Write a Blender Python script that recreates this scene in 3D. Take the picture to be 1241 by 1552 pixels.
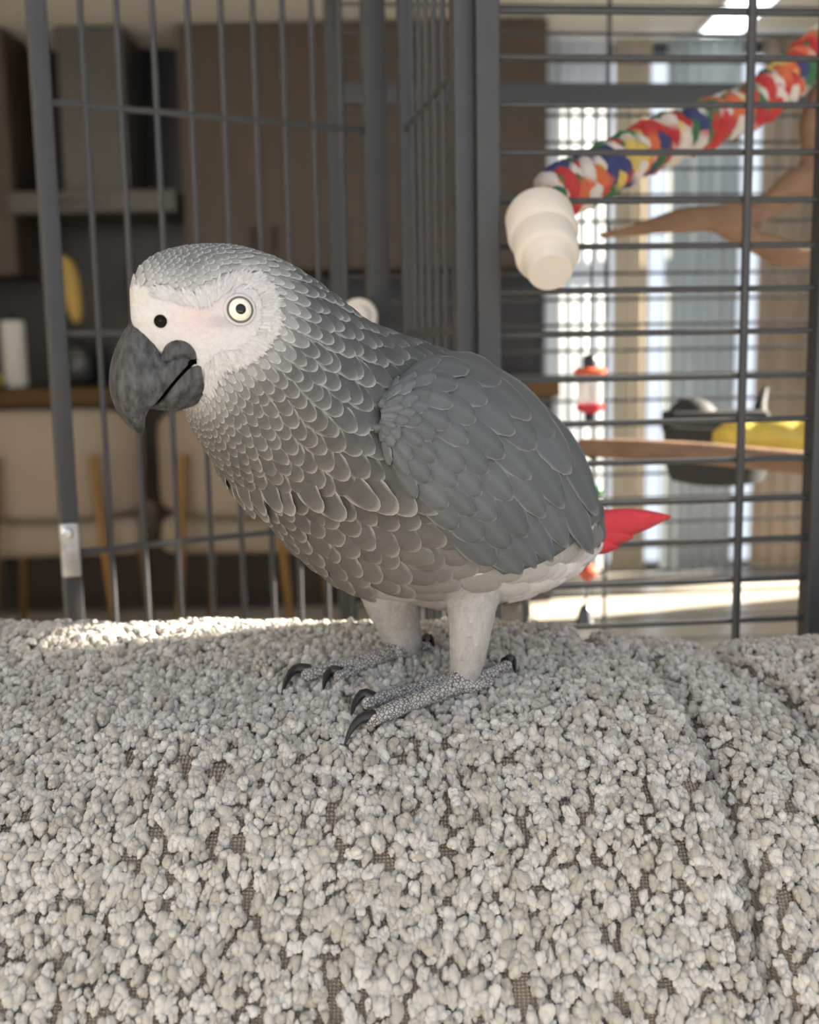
import bpy, bmesh, math, random
import numpy as np
from mathutils import Vector, Matrix, noise
from mathutils.bvhtree import BVHTree

random.seed(7); RNG = np.random.default_rng(7)
for o in list(bpy.data.objects): bpy.data.objects.remove(o)
SC = bpy.context.scene
COL = SC.collection

# ------------------------------------------------------------------ camera
IW, IH, FPX = 1241.0, 1552.0, 1660.0
PITCH, ROLL = math.radians(8.4), math.radians(1.0)
CAM = Vector((0, 0, 1.0))
FW = Vector((0, math.cos(PITCH), -math.sin(PITCH)))
_r0 = Vector((1, 0, 0)); _u0 = Vector((0, math.sin(PITCH), math.cos(PITCH)))
RT = _r0*math.cos(ROLL) - _u0*math.sin(ROLL)
UP = _u0*math.cos(ROLL) + _r0*math.sin(ROLL)
cd = bpy.data.cameras.new('camera'); cam = bpy.data.objects.new('camera', cd); COL.objects.link(cam)
cd.sensor_fit = 'HORIZONTAL'; cd.sensor_width = 36.0; cd.lens = 36.0*FPX/IW
cd.clip_start = 0.01; cd.clip_end = 100
cd.dof.use_dof = True; cd.dof.focus_distance = 0.465; cd.dof.aperture_fstop = 10.5
M3 = Matrix((RT, UP, -FW)).transposed().to_4x4(); M3.translation = CAM
cam.matrix_world = M3
SC.camera = cam

# ------------------------------------------------------------------ world, sun, exposure
w = bpy.data.worlds.new('world'); SC.world = w; w.use_nodes = True
bg = w.node_tree.nodes['Background']
bg.inputs[0].default_value = (0.83, 0.93, 1.07, 1); bg.inputs[1].default_value = 1.08
sl = bpy.data.lights.new('sun', 'SUN'); sun = bpy.data.objects.new('sun', sl); COL.objects.link(sun)
sl.energy = 30.0; sl.angle = math.radians(0.6); sl.color = (1.0, 0.88, 0.72)
SUN_TAN = 0.42
sun.rotation_euler = (-Vector((1.0, 0.30, SUN_TAN*1.044))).to_track_quat('-Z', 'Y').to_euler()
SC.view_settings.view_transform = 'Standard'; SC.view_settings.look = 'None'
SC.view_settings.gamma = 1.0; SC.view_settings.use_curve_mapping = False
SC.view_settings.exposure = 0.2

# ------------------------------------------------------------------ helpers
def ray(px, py): return FW + RT*((px-IW/2)/FPX) - UP*((py-IH/2)/FPX)
def at(px, py, Y):                       # point on the plane Y = const
    d = ray(px, py); return CAM + d*(Y/d.y)
def atpl(px, py, p0, n):                 # point on a plane
    d = ray(px, py); return CAM + d*((p0-CAM).dot(n)/d.dot(n))
def proj(p):
    q = p-CAM; z = q.dot(FW)
    return (IW/2+FPX*q.dot(RT)/z, IH/2-FPX*q.dot(UP)/z)
def lin(r, g, b):
    f = lambda c: c/12.92 if c <= .04045 else ((c+.055)/1.055)**2.4
    return (f(r/255), f(g/255), f(b/255), 1.0)
def smooth(a, b, x):
    t = min(1, max(0, (x-a)/(b-a))); return t*t*(3-2*t)
def inpoly(x, y, P):
    c = False; j = len(P)-1
    for i in range(len(P)):
        if (P[i][1] > y) != (P[j][1] > y) and x < (P[j][0]-P[i][0])*(y-P[i][1])/(P[j][1]-P[i][1])+P[i][0]: c = not c
        j = i
    return c
def spl(pts, n):                         # Catmull-Rom through tuples, n samples
    P = np.array(pts, float); P = np.vstack([2*P[0]-P[1], P, 2*P[-1]-P[-2]])
    out = []
    m = len(P)-3
    for k in range(n):
        t = k/(n-1)*m; i = min(int(t), m-1); t -= i
        a, b, c, d = P[i:i+4]
        out.append(.5*((2*b)+(c-a)*t+(2*a-5*b+4*c-d)*t*t+(3*b-a-3*c+d)*t**3))
    return out

# materials
MATS = {}
def mat(name, col, rough=.6, metal=0., bump=0., bscale=200., var=0., vscale=8., alpha=1., trans=0., emit=0., attr=None, sss=0., sheen=0., stretch=None, spec=None):
    if name in MATS: return MATS[name]
    m = bpy.data.materials.new(name); m.use_nodes = True; MATS[name] = m
    nt = m.node_tree; b = nt.nodes['Principled BSDF']; L = nt.links
    b.inputs['Base Color'].default_value = col; b.inputs['Roughness'].default_value = rough; b.inputs['Metallic'].default_value = metal
    if spec is not None: b.inputs['Specular IOR Level'].default_value = spec
    if trans: b.inputs['Transmission Weight'].default_value = trans
    if alpha < 1: b.inputs['Alpha'].default_value = alpha
    if sheen: b.inputs['Sheen Weight'].default_value = sheen
    if emit: b.inputs['Emission Color'].default_value = col; b.inputs['Emission Strength'].default_value = emit
    src = None
    if attr:
        a = nt.nodes.new('ShaderNodeAttribute'); a.attribute_name = attr; src = a.outputs['Color']
    tc = nt.nodes.new('ShaderNodeTexCoord'); vec = tc.outputs['Object']
    if stretch:
        mp = nt.nodes.new('ShaderNodeMapping'); mp.inputs['Scale'].default_value = stretch
        L.new(vec, mp.inputs[0]); vec = mp.outputs[0]
    if var:
        n = nt.nodes.new('ShaderNodeTexNoise'); n.inputs['Scale'].default_value = vscale; n.inputs['Detail'].default_value = 5
        L.new(vec, n.inputs['Vector'])
        mr = nt.nodes.new('ShaderNodeMapRange'); mr.inputs['From Min'].default_value = .3; mr.inputs['From Max'].default_value = .7
        mr.inputs['To Min'].default_value = 1-var; mr.inputs['To Max'].default_value = 1+var
        L.new(n.outputs[0], mr.inputs[0])
        mx = nt.nodes.new('ShaderNodeMix'); mx.data_type = 'RGBA'; mx.blend_type = 'MULTIPLY'; mx.inputs[0].default_value = 1
        if src: L.new(src, mx.inputs[6])
        else: mx.inputs[6].default_value = col
        L.new(mr.outputs[0], mx.inputs[7]); src = mx.outputs[2]
    if src: L.new(src, b.inputs['Base Color'])
    if bump:
        n = nt.nodes.new('ShaderNodeTexNoise'); n.inputs['Scale'].default_value = bscale; n.inputs['Detail'].default_value = 4
        L.new(vec, n.inputs['Vector'])
        bp = nt.nodes.new('ShaderNodeBump'); bp.inputs['Strength'].default_value = bump; bp.inputs['Distance'].default_value = .002
        L.new(n.outputs[0], bp.inputs['Height']); L.new(bp.outputs[0], b.inputs['Normal'])
    return m

def tag(o, label=None, cat=None, group=None, kind=None):
    if label: o['label'] = label
    if cat: o['category'] = cat
    if group: o['group'] = group
    if kind: o['kind'] = kind
    return o
def empty(name, loc, label, cat, group=None):
    o = bpy.data.objects.new(name, None); o.empty_display_size = .05; COL.objects.link(o)
    o.location = loc
    return tag(o, label, cat, group)
def link(name, me, m=None, parent=None, smoothed=True):
    o = bpy.data.objects.new(name, me); COL.objects.link(o)
    if m and not me.materials: me.materials.append(m)
    if parent:
        o.parent = parent
        q = parent; off = Vector((0, 0, 0))
        while q: off += q.location; q = q.parent
        o.location = -off
    if smoothed:
        me.polygons.foreach_set('use_smooth', [True]*len(me.polygons)); me.set_sharp_from_angle(angle=math.radians(48))
    return o
# every part mesh is written in world coordinates; link() shifts it so that its parent's origin is undone
def mesh(name, V, F):
    me = bpy.data.meshes.new(name); me.from_pydata([tuple(v) for v in V], [], [tuple(f) for f in F]); me.update(); return me
def obj(name, VF, m, parent=None, smoothed=True):
    return link(name, mesh(name, *VF), m, parent, smoothed)
class MB:
    def __init__(s): s.V = []; s.F = []
    def add(s, V, F):
        n = len(s.V); s.V += [Vector(v) for v in V]; s.F += [tuple(i+n for i in f) for f in F]; return s
    def vf(s): return s.V, s.F
def box(x0, x1, y0, y1, z0, z1, bev=0.):
    if bev <= 0:
        V = [(x, y, z) for x in (x0, x1) for y in (y0, y1) for z in (z0, z1)]
        return V, [(0, 1, 3, 2), (4, 6, 7, 5), (0, 4, 5, 1), (2, 3, 7, 6), (0, 2, 6, 4), (1, 5, 7, 3)]
    bm = bmesh.new(); bmesh.ops.create_cube(bm, size=1)
    for v in bm.verts: v.co = Vector(((x0+x1)/2+v.co.x*(x1-x0), (y0+y1)/2+v.co.y*(y1-y0), (z0+z1)/2+v.co.z*(z1-z0)))
    bmesh.ops.bevel(bm, geom=bm.edges[:], offset=bev, segments=3, profile=.6, affect='EDGES')
    bm.verts.index_update()
    V = [v.co.copy() for v in bm.verts]; F = [[v.index for v in f.verts] for f in bm.faces]; bm.free()
    return V, F
def frame(d):
    d = Vector(d).normalized(); a = Vector((0, 0, 1)) if abs(d.z) < .9 else Vector((1, 0, 0))
    x = a.cross(d).normalized(); return x, d.cross(x)
def tube(P, R, n=10, cap=True):          # P: points, R: radius or radii (or (ra, rb) pairs)
    P = [Vector(p) for p in P]
    if not hasattr(R, '__len__'): R = [R]*len(P)
    V = []; F = []; x = None
    for i, p in enumerate(P):
        d = (P[min(i+1, len(P)-1)]-P[max(i-1, 0)]).normalized()
        if x is None: x, y = frame(d)
        else:
            x = (x-d*x.dot(d)).normalized(); y = d.cross(x)
        for k in range(n):
            a = 2*math.pi*k/n; V.append(p+x*(R[i]*math.cos(a))+y*(R[i]*math.sin(a)))
    for i in range(len(P)-1):
        for k in range(n):
            a = i*n+k; b = i*n+(k+1) % n; F.append((a, b, b+n, a+n))
    if cap: F.append(tuple(range(n-1, -1, -1))); F.append(tuple((len(P)-1)*n+k for k in range(n)))
    return V, F
def lathe(p, axis, prof, n=28):          # prof: (radius, height along the axis)
    p = Vector(p); d = Vector(axis).normalized(); x, y = frame(d); V = []; F = []
    for r, h in prof:
        for k in range(n):
            a = 2*math.pi*k/n; V.append(p+d*h+(x*math.cos(a)+y*math.sin(a))*max(r, 1e-5))
    for i in range(len(prof)-1):
        for k in range(n):
            a = i*n+k; b = i*n+(k+1) % n; F.append((a, b, b+n, a+n))
    F.append(tuple(range(n-1, -1, -1))); F.append(tuple((len(prof)-1)*n+k for k in range(n)))
    return V, F
def sqbar(a, b, wx, wy, ref=(1, 0, 0), bev=.0015):   # square tube between two points
    a, b = Vector(a), Vector(b); d = (b-a).normalized(); x = Vector(ref); x = (x-d*x.dot(d)).normalized(); y = d.cross(x)
    V, F = box(-wx/2, wx/2, -wy/2, wy/2, 0, (b-a).length, bev)
    return [a+x*v[0]+y*v[1]+d*v[2] for v in V], F
def ball(c, r, seg=16, rings=10, ax=(1, 1, 1)):
    c = Vector(c); V = []; F = []
    for i in range(rings+1):
        t = math.pi*i/rings
        for k in range(seg):
            a = 2*math.pi*k/seg; V.append(c+Vector((r*ax[0]*math.sin(t)*math.cos(a), r*ax[1]*math.sin(t)*math.sin(a), r*ax[2]*math.cos(t))))
    for i in range(rings):
        for k in range(seg):
            a = i*seg+k; b = i*seg+(k+1) % seg; F.append((a, a+seg, b+seg, b))
    return V, F

# ------------------------------------------------------------------ the room
M_ceil = mat('ceiling_paint', lin(232, 229, 220), .9, var=.03)
M_wall = mat('wall_paint', lin(214, 208, 198), .9, var=.03)
M_wood = mat('cabinet_walnut', lin(80, 68, 58), .5, var=.14, vscale=6, stretch=(6, 1, .5))
M_woodd = mat('cabinet_dark_base', lin(54, 46, 42), .6, var=.12, vscale=6)
M_navy = mat('splashback_navy', lin(24, 28, 38), .35, var=.1)
M_brass = mat('brass_trim', lin(104, 78, 44), .5, .4)
M_floor = mat('floor_stone', lin(206, 198, 186), .28, var=.05, vscale=3)
CZ = 2.26; YB = 4.8; XR = 1.75; XL = -2.6
def st(name, VF, m, parent=None): return tag(obj(name, VF, m, parent, False), kind='structure') if not parent else obj(name, VF, m, parent, False)
fl = st('floor', box(XL, XR, -1.6, YB, -.06, 0), mat('floor_grout', lin(150, 143, 132), .7))
tl = .6
tile_me = mesh('tile', *box(.002, tl-.002, .002, tl-.002, 0, .004)); tile_me.materials.append(M_floor)
for i in range(7):
    for j in range(10):
        x = XL+.06+i*tl; y = -1.4+j*tl
        if x+tl > XR or y+tl > YB: continue
        t = bpy.data.objects.new('tile', tile_me); COL.objects.link(t); t.parent = fl; t.location = (x, y, 0)
st('ceiling', box(XL, XR+.1, -.2, YB+.1, CZ, CZ+.08), M_ceil)
st('wall_light_block', box(XL, XR+.1, -1.7, -1.6, -.06, 1.05), M_wall)  # unseen low wall added behind the camera to cut frontal light
st('wall_left', box(XL-.1, XL, -1.6, YB+.1, -.06, CZ), M_wall)
# back wall: kitchen part solid, glazed part on the right
XK = .58
st('wall_back', box(XL, XK, YB, YB+.1, -.06, CZ), M_navy)
# right wall: solid near the camera, then unseen openings shaped to steer sun and daylight
YJ = 1.150; ZT = 1.74; YW = 1.95
mb = MB(); ycur = -.2
for (ya_, yb_, za_, zb_) in ((YJ, YW, .25, ZT), (2.7, 3.3, 1.2, 2.0), (4.32, 4.66, .04, .62)):
    mb.add(*box(XR, XR+.1, ycur, ya_, -.06, CZ)); mb.add(*box(XR, XR+.1, ya_, yb_, zb_, CZ)); mb.add(*box(XR, XR+.1, ya_, yb_, -.06, za_)); ycur = yb_
mb.add(*box(XR, XR+.1, ycur, YB+.1, -.06, CZ))
st('wall_right', mb.vf(), M_wall)
# glazed back on the right: frame, panes, curtains
M_frame = mat('window_frame_dark', lin(70, 74, 80), .5)
M_pane = mat('window_glass', (1, 1, 1, 1), .02)
_nt = M_pane.node_tree; _t = _nt.nodes.new('ShaderNodeBsdfTransparent'); _g = _nt.nodes.new('ShaderNodeBsdfGlossy'); _g.inputs['Roughness'].default_value = .02
_m = _nt.nodes.new('ShaderNodeMixShader'); _m.inputs[0].default_value = .06
_nt.links.new(_t.outputs[0], _m.inputs[1]); _nt.links.new(_g.outputs[0], _m.inputs[2]); _nt.links.new(_m.outputs[0], _nt.nodes['Material Output'].inputs[0])
wn = tag(bpy.data.objects.new('window_1', None), kind='structure'); COL.objects.link(wn)
XF = XR
for k, x in enumerate((XK+.02, XK+.42, XK+.82, XF-.03)):
    obj('window_mullion', box(x-.02, x+.02, YB+.02, YB+.07, 0, CZ), M_frame, wn, False)
for z in (.02, 1.5, CZ-.03): obj('window_rail', box(XK, XF, YB+.02, YB+.07, z-.02, z+.02), M_frame, wn, False)
for x0, x1 in ((XK+.04, XK+.40), (XK+.44, XK+.80), (XK+.84, XF-.05)):
    for z0, z1 in ((.04, 1.48), (1.52, CZ-.05)): obj('window_pane', box(x0, x1, YB+.04, YB+.05, z0, z1), M_pane, wn, False)
def curtain(x0, x1, y, m, label, z0=.02, z1=CZ-.02, amp=.013, folds=6):
    n = folds*12; V = []; F = []
    for i in range(n+1):
        x = x0+(x1-x0)*i/n; yy = y+amp*math.sin(2*math.pi*folds*i/n)+.3*amp*math.sin(5.1*math.pi*folds*i/n)
        for q, z in enumerate((z0, (z0+z1)*.5, z1)): V.append((x, yy*(1) + (.01 if q == 0 else 0), z))
    for i in range(n):
        for q in range(2): a = i*3+q; F.append((a, a+3, a+4, a+1))
    o = obj('curtain', (V, F), m); s = o.modifiers.new('thick', 'SOLIDIFY'); s.thickness = .002
    return tag(o, label, 'curtain')
def cloth(name, col, tr):
    m = mat(name, col, .9); nt = m.node_tree; b = nt.nodes['Principled BSDF']
    t = nt.nodes.new('ShaderNodeBsdfTranslucent'); t.inputs[0].default_value = col
    mx = nt.nodes.new('ShaderNodeMixShader'); mx.inputs[0].default_value = tr
    nt.links.new(b.outputs[0], mx.inputs[1]); nt.links.new(t.outputs[0], mx.inputs[2])
    nt.links.new(mx.outputs[0], nt.nodes['Material Output'].inputs[0]); return m
curtain(.585, .86, YB-.10, cloth('sheer_white', lin(244, 246, 246), .8), 'pale white sheer curtain hanging beside the wood kitchen cabinets', folds=5)
curtain(.87, 1.02, YB-.12, cloth('sheer_beige', lin(232, 224, 210), .7), 'beige curtain panel between the white sheer and the grey sheer', folds=4)
curtain(1.09, 1.40, YB-.10, cloth('sheer_grey', lin(214, 218, 218), .7), 'grey sheer curtain beside the tan drape by the window', folds=6)
curtain(1.47, 1.72, YB-.14, cloth('drape_tan', lin(198, 186, 172), .55), 'tan heavy drape hanging in the corner of the window wall', folds=4)
# ceiling light strip
lt = empty('ceiling_light_strip', (1.28, 4.25, CZ-.03), 'bright linear light strip fixed to the ceiling near the window', 'light')
mb = MB(); mb.add(*box(1.19, 1.37, 3.75, 4.66, CZ-.02, CZ-.001)); obj('housing', mb.vf(), mat('lamp_housing', lin(220, 220, 220), .5), lt, False)
obj('diffuser', box(1.205, 1.355, 3.77, 4.64, CZ-.03, CZ-.0199), mat('lamp_diffuser', lin(232, 244, 250), .5, emit=4.0), lt, False)

# kitchen run
YU = 4.45
def px2x(px, Y): return (px-620)/1660*Y
def row2z(r, Y): return 1-(r-530)/1660*Y
def cab_door_handle(c, x, z, h=.10):
    obj('handle', box(x-.008, x+.008, YU-.045, YU-.022, z, z+h, .003), mat('handle_dark', lin(58, 48, 40), .5, .5), c)
def upper(x0, x1, label, hx=None):
    c = empty('wall_cabinet', ((x0+x1)/2, YU+.15, row2z(410, YU)), label, 'cabinet')
    z0 = row2z(410, YU); z1 = CZ-.01
    obj('body', box(x0, x1, YU, YB-.003, z0, z1), M_wood, c, False)
    d = obj('door', box(x0+.003, x1-.003, YU-.022, YU-.001, z0+.003, z1-.003, .002), M_wood, c, False)
    if hx: cab_door_handle(d, hx, row2z(385, YU))
upper(-2.55, -1.96, 'walnut wall cabinet in the corner far from the range hood')
upper(-1.955, px2x(50, YU), 'walnut wall cabinet standing next to the grey range hood, corner side')
xa = px2x(296, YU); xs = [xa, px2x(410, YU), px2x(525, YU), px2x(640, YU), px2x(740, YU), px2x(832, YU)]
nm = ['right beside the grey range hood with a dark handle', 'second from the range hood with a dark handle', 'third from the range hood above the navy splashback', 'second from the white sheer curtain', 'right beside the white sheer curtain']
for k in range(5): upper(xs[k]+.002, xs[k+1]-.002, 'walnut wall cabinet '+nm[k], xs[k+1]-.03 if k == 0 else (xs[k]+.05 if k == 1 else None))
hd = empty('range_hood', (px2x(175, YU), YU, row2z(325, YU)), 'grey range hood with a boxy chimney and a wide flat lip', 'range hood')
M_hood = mat('hood_grey', lin(92, 91, 88), .45, .3, var=.05)
obj('chimney', box(px2x(125, YU), px2x(220, YU), YU-.02, YB-.003, row2z(295, YU), CZ-.01, .004), M_hood, hd, False)
obj('lip', box(px2x(40, YU)+.02, px2x(290, YU), YU-.08, YB-.003, row2z(325, YU), row2z(294, YU), .006), M_hood, hd, False)
obj('control_strip', box(px2x(120, YU), px2x(190, YU), YU-.086, YU-.079, row2z(318, YU), row2z(303, YU)), mat('black_gloss', lin(20, 20, 22), .2), hd, False)
# counter and base units
YC = 4.15
ct = tag(obj('countertop', box(XL+.003, XK, YC, YB-.003, row2z(604, YC), row2z(579, YC), .004), M_brass, None, False), 'long brass-brown kitchen countertop under the wall cabinets', 'countertop')
for k in range(6):
    x0 = XL+.01+k*.525; x1 = x0+.52
    c = empty('base_cabinet', ((x0+x1)/2, YC+.3, 0), 'dark brown base cabinet under the countertop, '+['farthest from', 'fifth from', 'fourth from', 'third from', 'second from', 'right beside'][k]+' the white sheer curtain', 'cabinet', 'base cabinets under the countertop')
    zt = row2z(604, YC)-.001
    obj('body', box(x0, x1, YC+.04, YB-.003, .08, zt), M_woodd, c, False)
    obj('plinth', box(x0, x1, YC+.09, YB-.05, .005, .079), M_woodd, c, False)
    for (a, b) in ((.085, .60), (.605, zt-.004)): obj('drawer_front', box(x0+.003, x1-.003, YC+.018, YC+.039, a, b, .002), M_woodd, c, False)
ZC = row2z(579, YC)
# things on the counter
def cpt(px, Y=4.3): return px2x(px, Y)
pt = empty('paper_towel_roll', (cpt(32), 4.3, ZC), 'white paper towel roll standing on the kitchen countertop', 'paper towel')
obj('roll', lathe((cpt(32), 4.3, ZC+.006), (0, 0, 1), [(.02, 0), (.044, .002), (.046, .01), (.046, .245), (.043, .255), (.02, .255)]), mat('paper_white', lin(226, 226, 222), .9, bump=.3), pt)
obj('stand', lathe((cpt(32), 4.3, ZC), (0, 0, 1), [(.055, 0), (.055, .008), (.008, .009), (.008, .285), (.004, .29)]), mat('black_gloss', lin(20, 20, 22), .2), pt)
tag(obj('lemon', ball((cpt(8), 4.22, ZC+.033), .034, 16, 12, (1.15, 1, .95)), mat('lemon_skin', lin(206, 186, 100), .6, bump=.2)), 'pale yellow lemon beside the paper towel roll', 'fruit')
kt = empty('kettle', (cpt(126, 4.6), 4.6, ZC), 'dark grey glass kettle on the countertop beyond the cage door', 'kettle')
obj('base', lathe((cpt(126, 4.6), 4.6, ZC), (0, 0, 1), [(.06, 0), (.062, .015), (.055, .02), (.02, .021)]), mat('black_gloss', lin(20, 20, 22), .2), kt)
obj('jug', lathe((cpt(126, 4.6), 4.6, ZC+.021), (0, 0, 1), [(.05, 0), (.062, .02), (.058, .08), (.046, .13), (.044, .135)]), mat('kettle_grey', lin(96, 100, 102), .25, .4), kt)
obj('lid', lathe((cpt(126, 4.6), 4.6, ZC+.156), (0, 0, 1), [(.044, 0), (.04, .012), (.012, .016), (.012, .028), (.004, .03)]), mat('black_gloss', lin(20, 20, 22), .2), kt)
obj('handle', tube([(cpt(126, 4.6)-.045, 4.6, ZC+.14), (cpt(126, 4.6)-.09, 4.6, ZC+.12), (cpt(126, 4.6)-.1, 4.6, ZC+.07), (cpt(126, 4.6)-.058, 4.6, ZC+.04)], .009, 8), mat('black_gloss', lin(20, 20, 22), .2), kt)
bn = empty('banana_hanger', (cpt(88), 4.3, ZC), 'yellow banana hanging from a thin stand on the countertop', 'banana stand')
P = [at(x, y, 4.3) for x, y in ((90, 392), (100, 402), (107, 425), (110, 452), (114, 474), (117, 488))]
obj('banana', tube([Vector(q) for q in spl(P, 16)], [.008+.028*math.sin(math.pi*(.12+.8*k/15)) for k in range(16)], 10), mat('banana_peel', lin(196, 168, 92), .55, var=.15), bn)
obj('stand', tube([(cpt(88), 4.3, ZC+.012), (cpt(82), 4.3, ZC+.3), (cpt(82), 4.3, at(90, 385, 4.3).z+.02), at(90, 392, 4.3)], .006, 8), mat('black_gloss', lin(20, 20, 22), .2), bn)
obj('base', lathe((cpt(88), 4.3, ZC), (0, 0, 1), [(.04, 0), (.04, .008), (.01, .012)]), mat('black_gloss', lin(20, 20, 22), .2), bn)

# dining chairs seen from behind
M_uph = mat('chair_fabric', lin(148, 136, 123), .9, bump=.3, bscale=300, var=.04)
M_gold = mat('chair_gold', lin(126, 98, 56), .35, .7)
def chair(xc, Y, wd, label, turn=0.0):
    c = empty('dining_chair', (xc, Y, 0), label, 'chair', 'beige dining chairs before the kitchen')
    def cv(x, y): 
        return Vector((xc+x*math.cos(turn)-y*math.sin(turn), Y+x*math.sin(turn)+y*math.cos(turn), 0))
    # backrest: curved padded shell, back side towards the sofa
    V = []; F = []; N = 24; hh = (.50, .84)
    for i in range(N+1):
        a = -1+2*i/N; x = a*wd/2; y = .12*abs(a)**2.6
        top = hh[1]-.05*abs(a)**5; bot = hh[0]+.02*abs(a)**5
        for q in range(13):
            t = 2*math.pi*q/13; cy = .032*math.cos(t); cz = math.sin(t)
            z = (top+bot)/2+(top-bot)/2*math.copysign(abs(cz)**.35, cz)
            V.append(cv(x, y+cy)+Vector((0, 0, z)))
    for i in range(N):
        for q in range(13): a = i*13+q; b = i*13+(q+1) % 13; F.append((a, b, b+13, a+13))
    F.append(tuple(range(12, -1, -1))); F.append(tuple(N*13+q for q in range(13)))
    obj('backrest', (V, F), M_uph, c)
    V, F = box(-wd/2+.01, wd/2-.01, .02, .50, .375, .495, .045)
    obj('seat', ([cv(v[0], v[1])+Vector((0, 0, v[2])) for v in V], F), M_uph, c)
    for sx in (-1, 1):
        obj('leg', tube([cv(sx*wd*.27, -.05)+Vector((0, 0, .70)), cv(sx*wd*.30, -.052)+Vector((0, 0, .42)), cv(sx*wd*.36, -.06)], [.013, .014, .010], 10), M_gold, c)
        obj('leg', tube([cv(sx*wd*.36, .42)+Vector((0, 0, .38)), cv(sx*wd*.42, .46)], [.014, .010], 10), M_gold, c)
    return c
YCH = 3.35
chair(px2x(72, YCH), YCH, .54, 'beige dining chair with gold legs beside the cage door latch', .10)
chair(px2x(352, YCH), YCH, .52, 'beige dining chair with gold legs behind the parrot', -.08)
chair(px2x(-215, YCH), YCH, .52, 'beige dining chair with gold legs at the end of the row, by the wall', .05)

# ------------------------------------------------------------------ the cage
M_cage = mat('cage_powder_grey', lin(64, 66, 69), .45, .25, bump=.25, bscale=900, var=.06, vscale=60)
cage = empty('bird_cage', (.16, 1.0, 0), 'large dark grey metal bird cage with horizontal side bars and its door open', 'cage')
Z0, Z1 = .18, 1.62
def vbar(px, Y, r, parent, name='bar', py=530):
    p = at(px, py, Y); return obj(name, tube([(p.x, Y, Z0+.02), (p.x, Y, Z1-.02)], r, 8), M_cage, parent)
YA = .735
pA = at(705, 520, YA+.006); pB = at(740, 520, YA); pC = at(621, 520, .955); pH = at(577, 520, .985); pD = at(84, 480, .85)
pE = at(1243, 640, YA+.02)
def post(p, wx, name, parent, ref=(1, 0, 0), z0=Z0, z1=Z1): return obj(name, sqbar((p.x, p.y, z0), (p.x, p.y, z1), wx, wx, ref), M_cage, parent)
sd = (pE-pB); sd.z = 0; sd.normalize()
fd = (pC-pA); fd.z = 0; fd.normalize()
post(pB, .0150, 'corner_post', cage, sd, .0); post(pA, .0135, 'front_post', cage, fd)
post(pC, .012, 'front_post', cage, fd); post(pH, .017, 'hinge_post', cage, fd)
post(pE, .016, 'corner_post', cage, sd, .0)
# fixed strip of the front: vertical bars and cross bars
for k in range(1, 7):
    p = pA.lerp(pC, k/7.0); obj('bar', tube([(p.x, p.y, Z0+.02), (p.x, p.y, Z1-.02)], .0022, 8), M_cage, cage)
zc = at(690, 95, pA.y).z
for z in (zc, at(650, 503, .85).z, at(700, 860, .75).z, Z0+.02, Z1-.02):
    obj('cross_bar', tube([(pA.x, pA.y, z), (pC.x, pC.y, z)], .0026, 8), M_cage, cage)
# the near side: horizontal bars
rows = [-60, 15, 86, 158, 231, 305, 375, 442, 508, 577, 645, 706, 768, 830, 892, 955, 1020, 1086]
for r in rows:
    q = at(768, r, YA); a = Vector((pB.x, pB.y, q.z)); b = Vector((pE.x, pE.y, q.z))
    obj('bar', tube([a, b], .0021, 8), M_cage, cage)
pr = pB.lerp(pE, ((at(1136, 480, YA).x-pB.x)/(pE.x-pB.x)))
obj('upright_rod', tube([(pr.x, pr.y-.003, Z0), (pr.x, pr.y-.003, Z1)], .0029, 10), M_cage, cage)
q0, q1 = at(797, 890, YA-.003), at(797, 957, YA-.003)
obj('hatch_rod', tube([(q0.x, q0.y, q0.z), (q0.x, q0.y, q1.z)], .0024, 8), M_cage, cage)
for z in (Z0, Z1):
    obj('rail', sqbar((pB.x, pB.y, z), (pE.x, pE.y, z), .016, .016, (0, 0, 1)), M_cage, cage)
# front beyond the hinge, far side and back
pF = pH+fd*.34; pG = pF+sd*.70
post(pF, .016, 'corner_post', cage, fd, .0); post(pG, .016, 'corner_post', cage, fd, .0)
for z in (Z0, Z1):
    for a, b in ((pA, pF), (pF, pG), (pG, pE)): obj('rail', sqbar((a.x, a.y, z), (b.x, b.y, z), .016, .016, (0, 0, 1)), M_cage, cage)
zr = at(800, 138, pF.y).z
obj('rail', sqbar((pF.x, pF.y, zr), (pG.x+.0, pG.y, zr), .024, .018, (0, 0, 1)), M_cage, cage)
k = 0; z = zr+.16
while z > .62:
    if abs(z-zr) > .01: obj('bar', tube([(pF.x, pF.y, z), (pG.x, pG.y, z)], .0020, 8), M_cage, cage)
    z -= .0305
prf = pF.lerp(pG, (at(925, 480, pF.y).x-pF.x)/(pG.x-pF.x))
obj('upright_rod', tube([(prf.x, prf.y-.004, Z0), (prf.x, prf.y-.004, Z1)], .0026, 8), M_cage, cage)
obj('roof_panel', box(pF.x, pE.x, pB.y, pG.y, Z1+.008, Z1+.014), M_cage, cage, False)
obj('tray', box(pB.x+.01, pE.x-.01, pB.y+.02, pG.y-.02, Z0+.01, Z0+.03), M_cage, cage, False)
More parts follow.
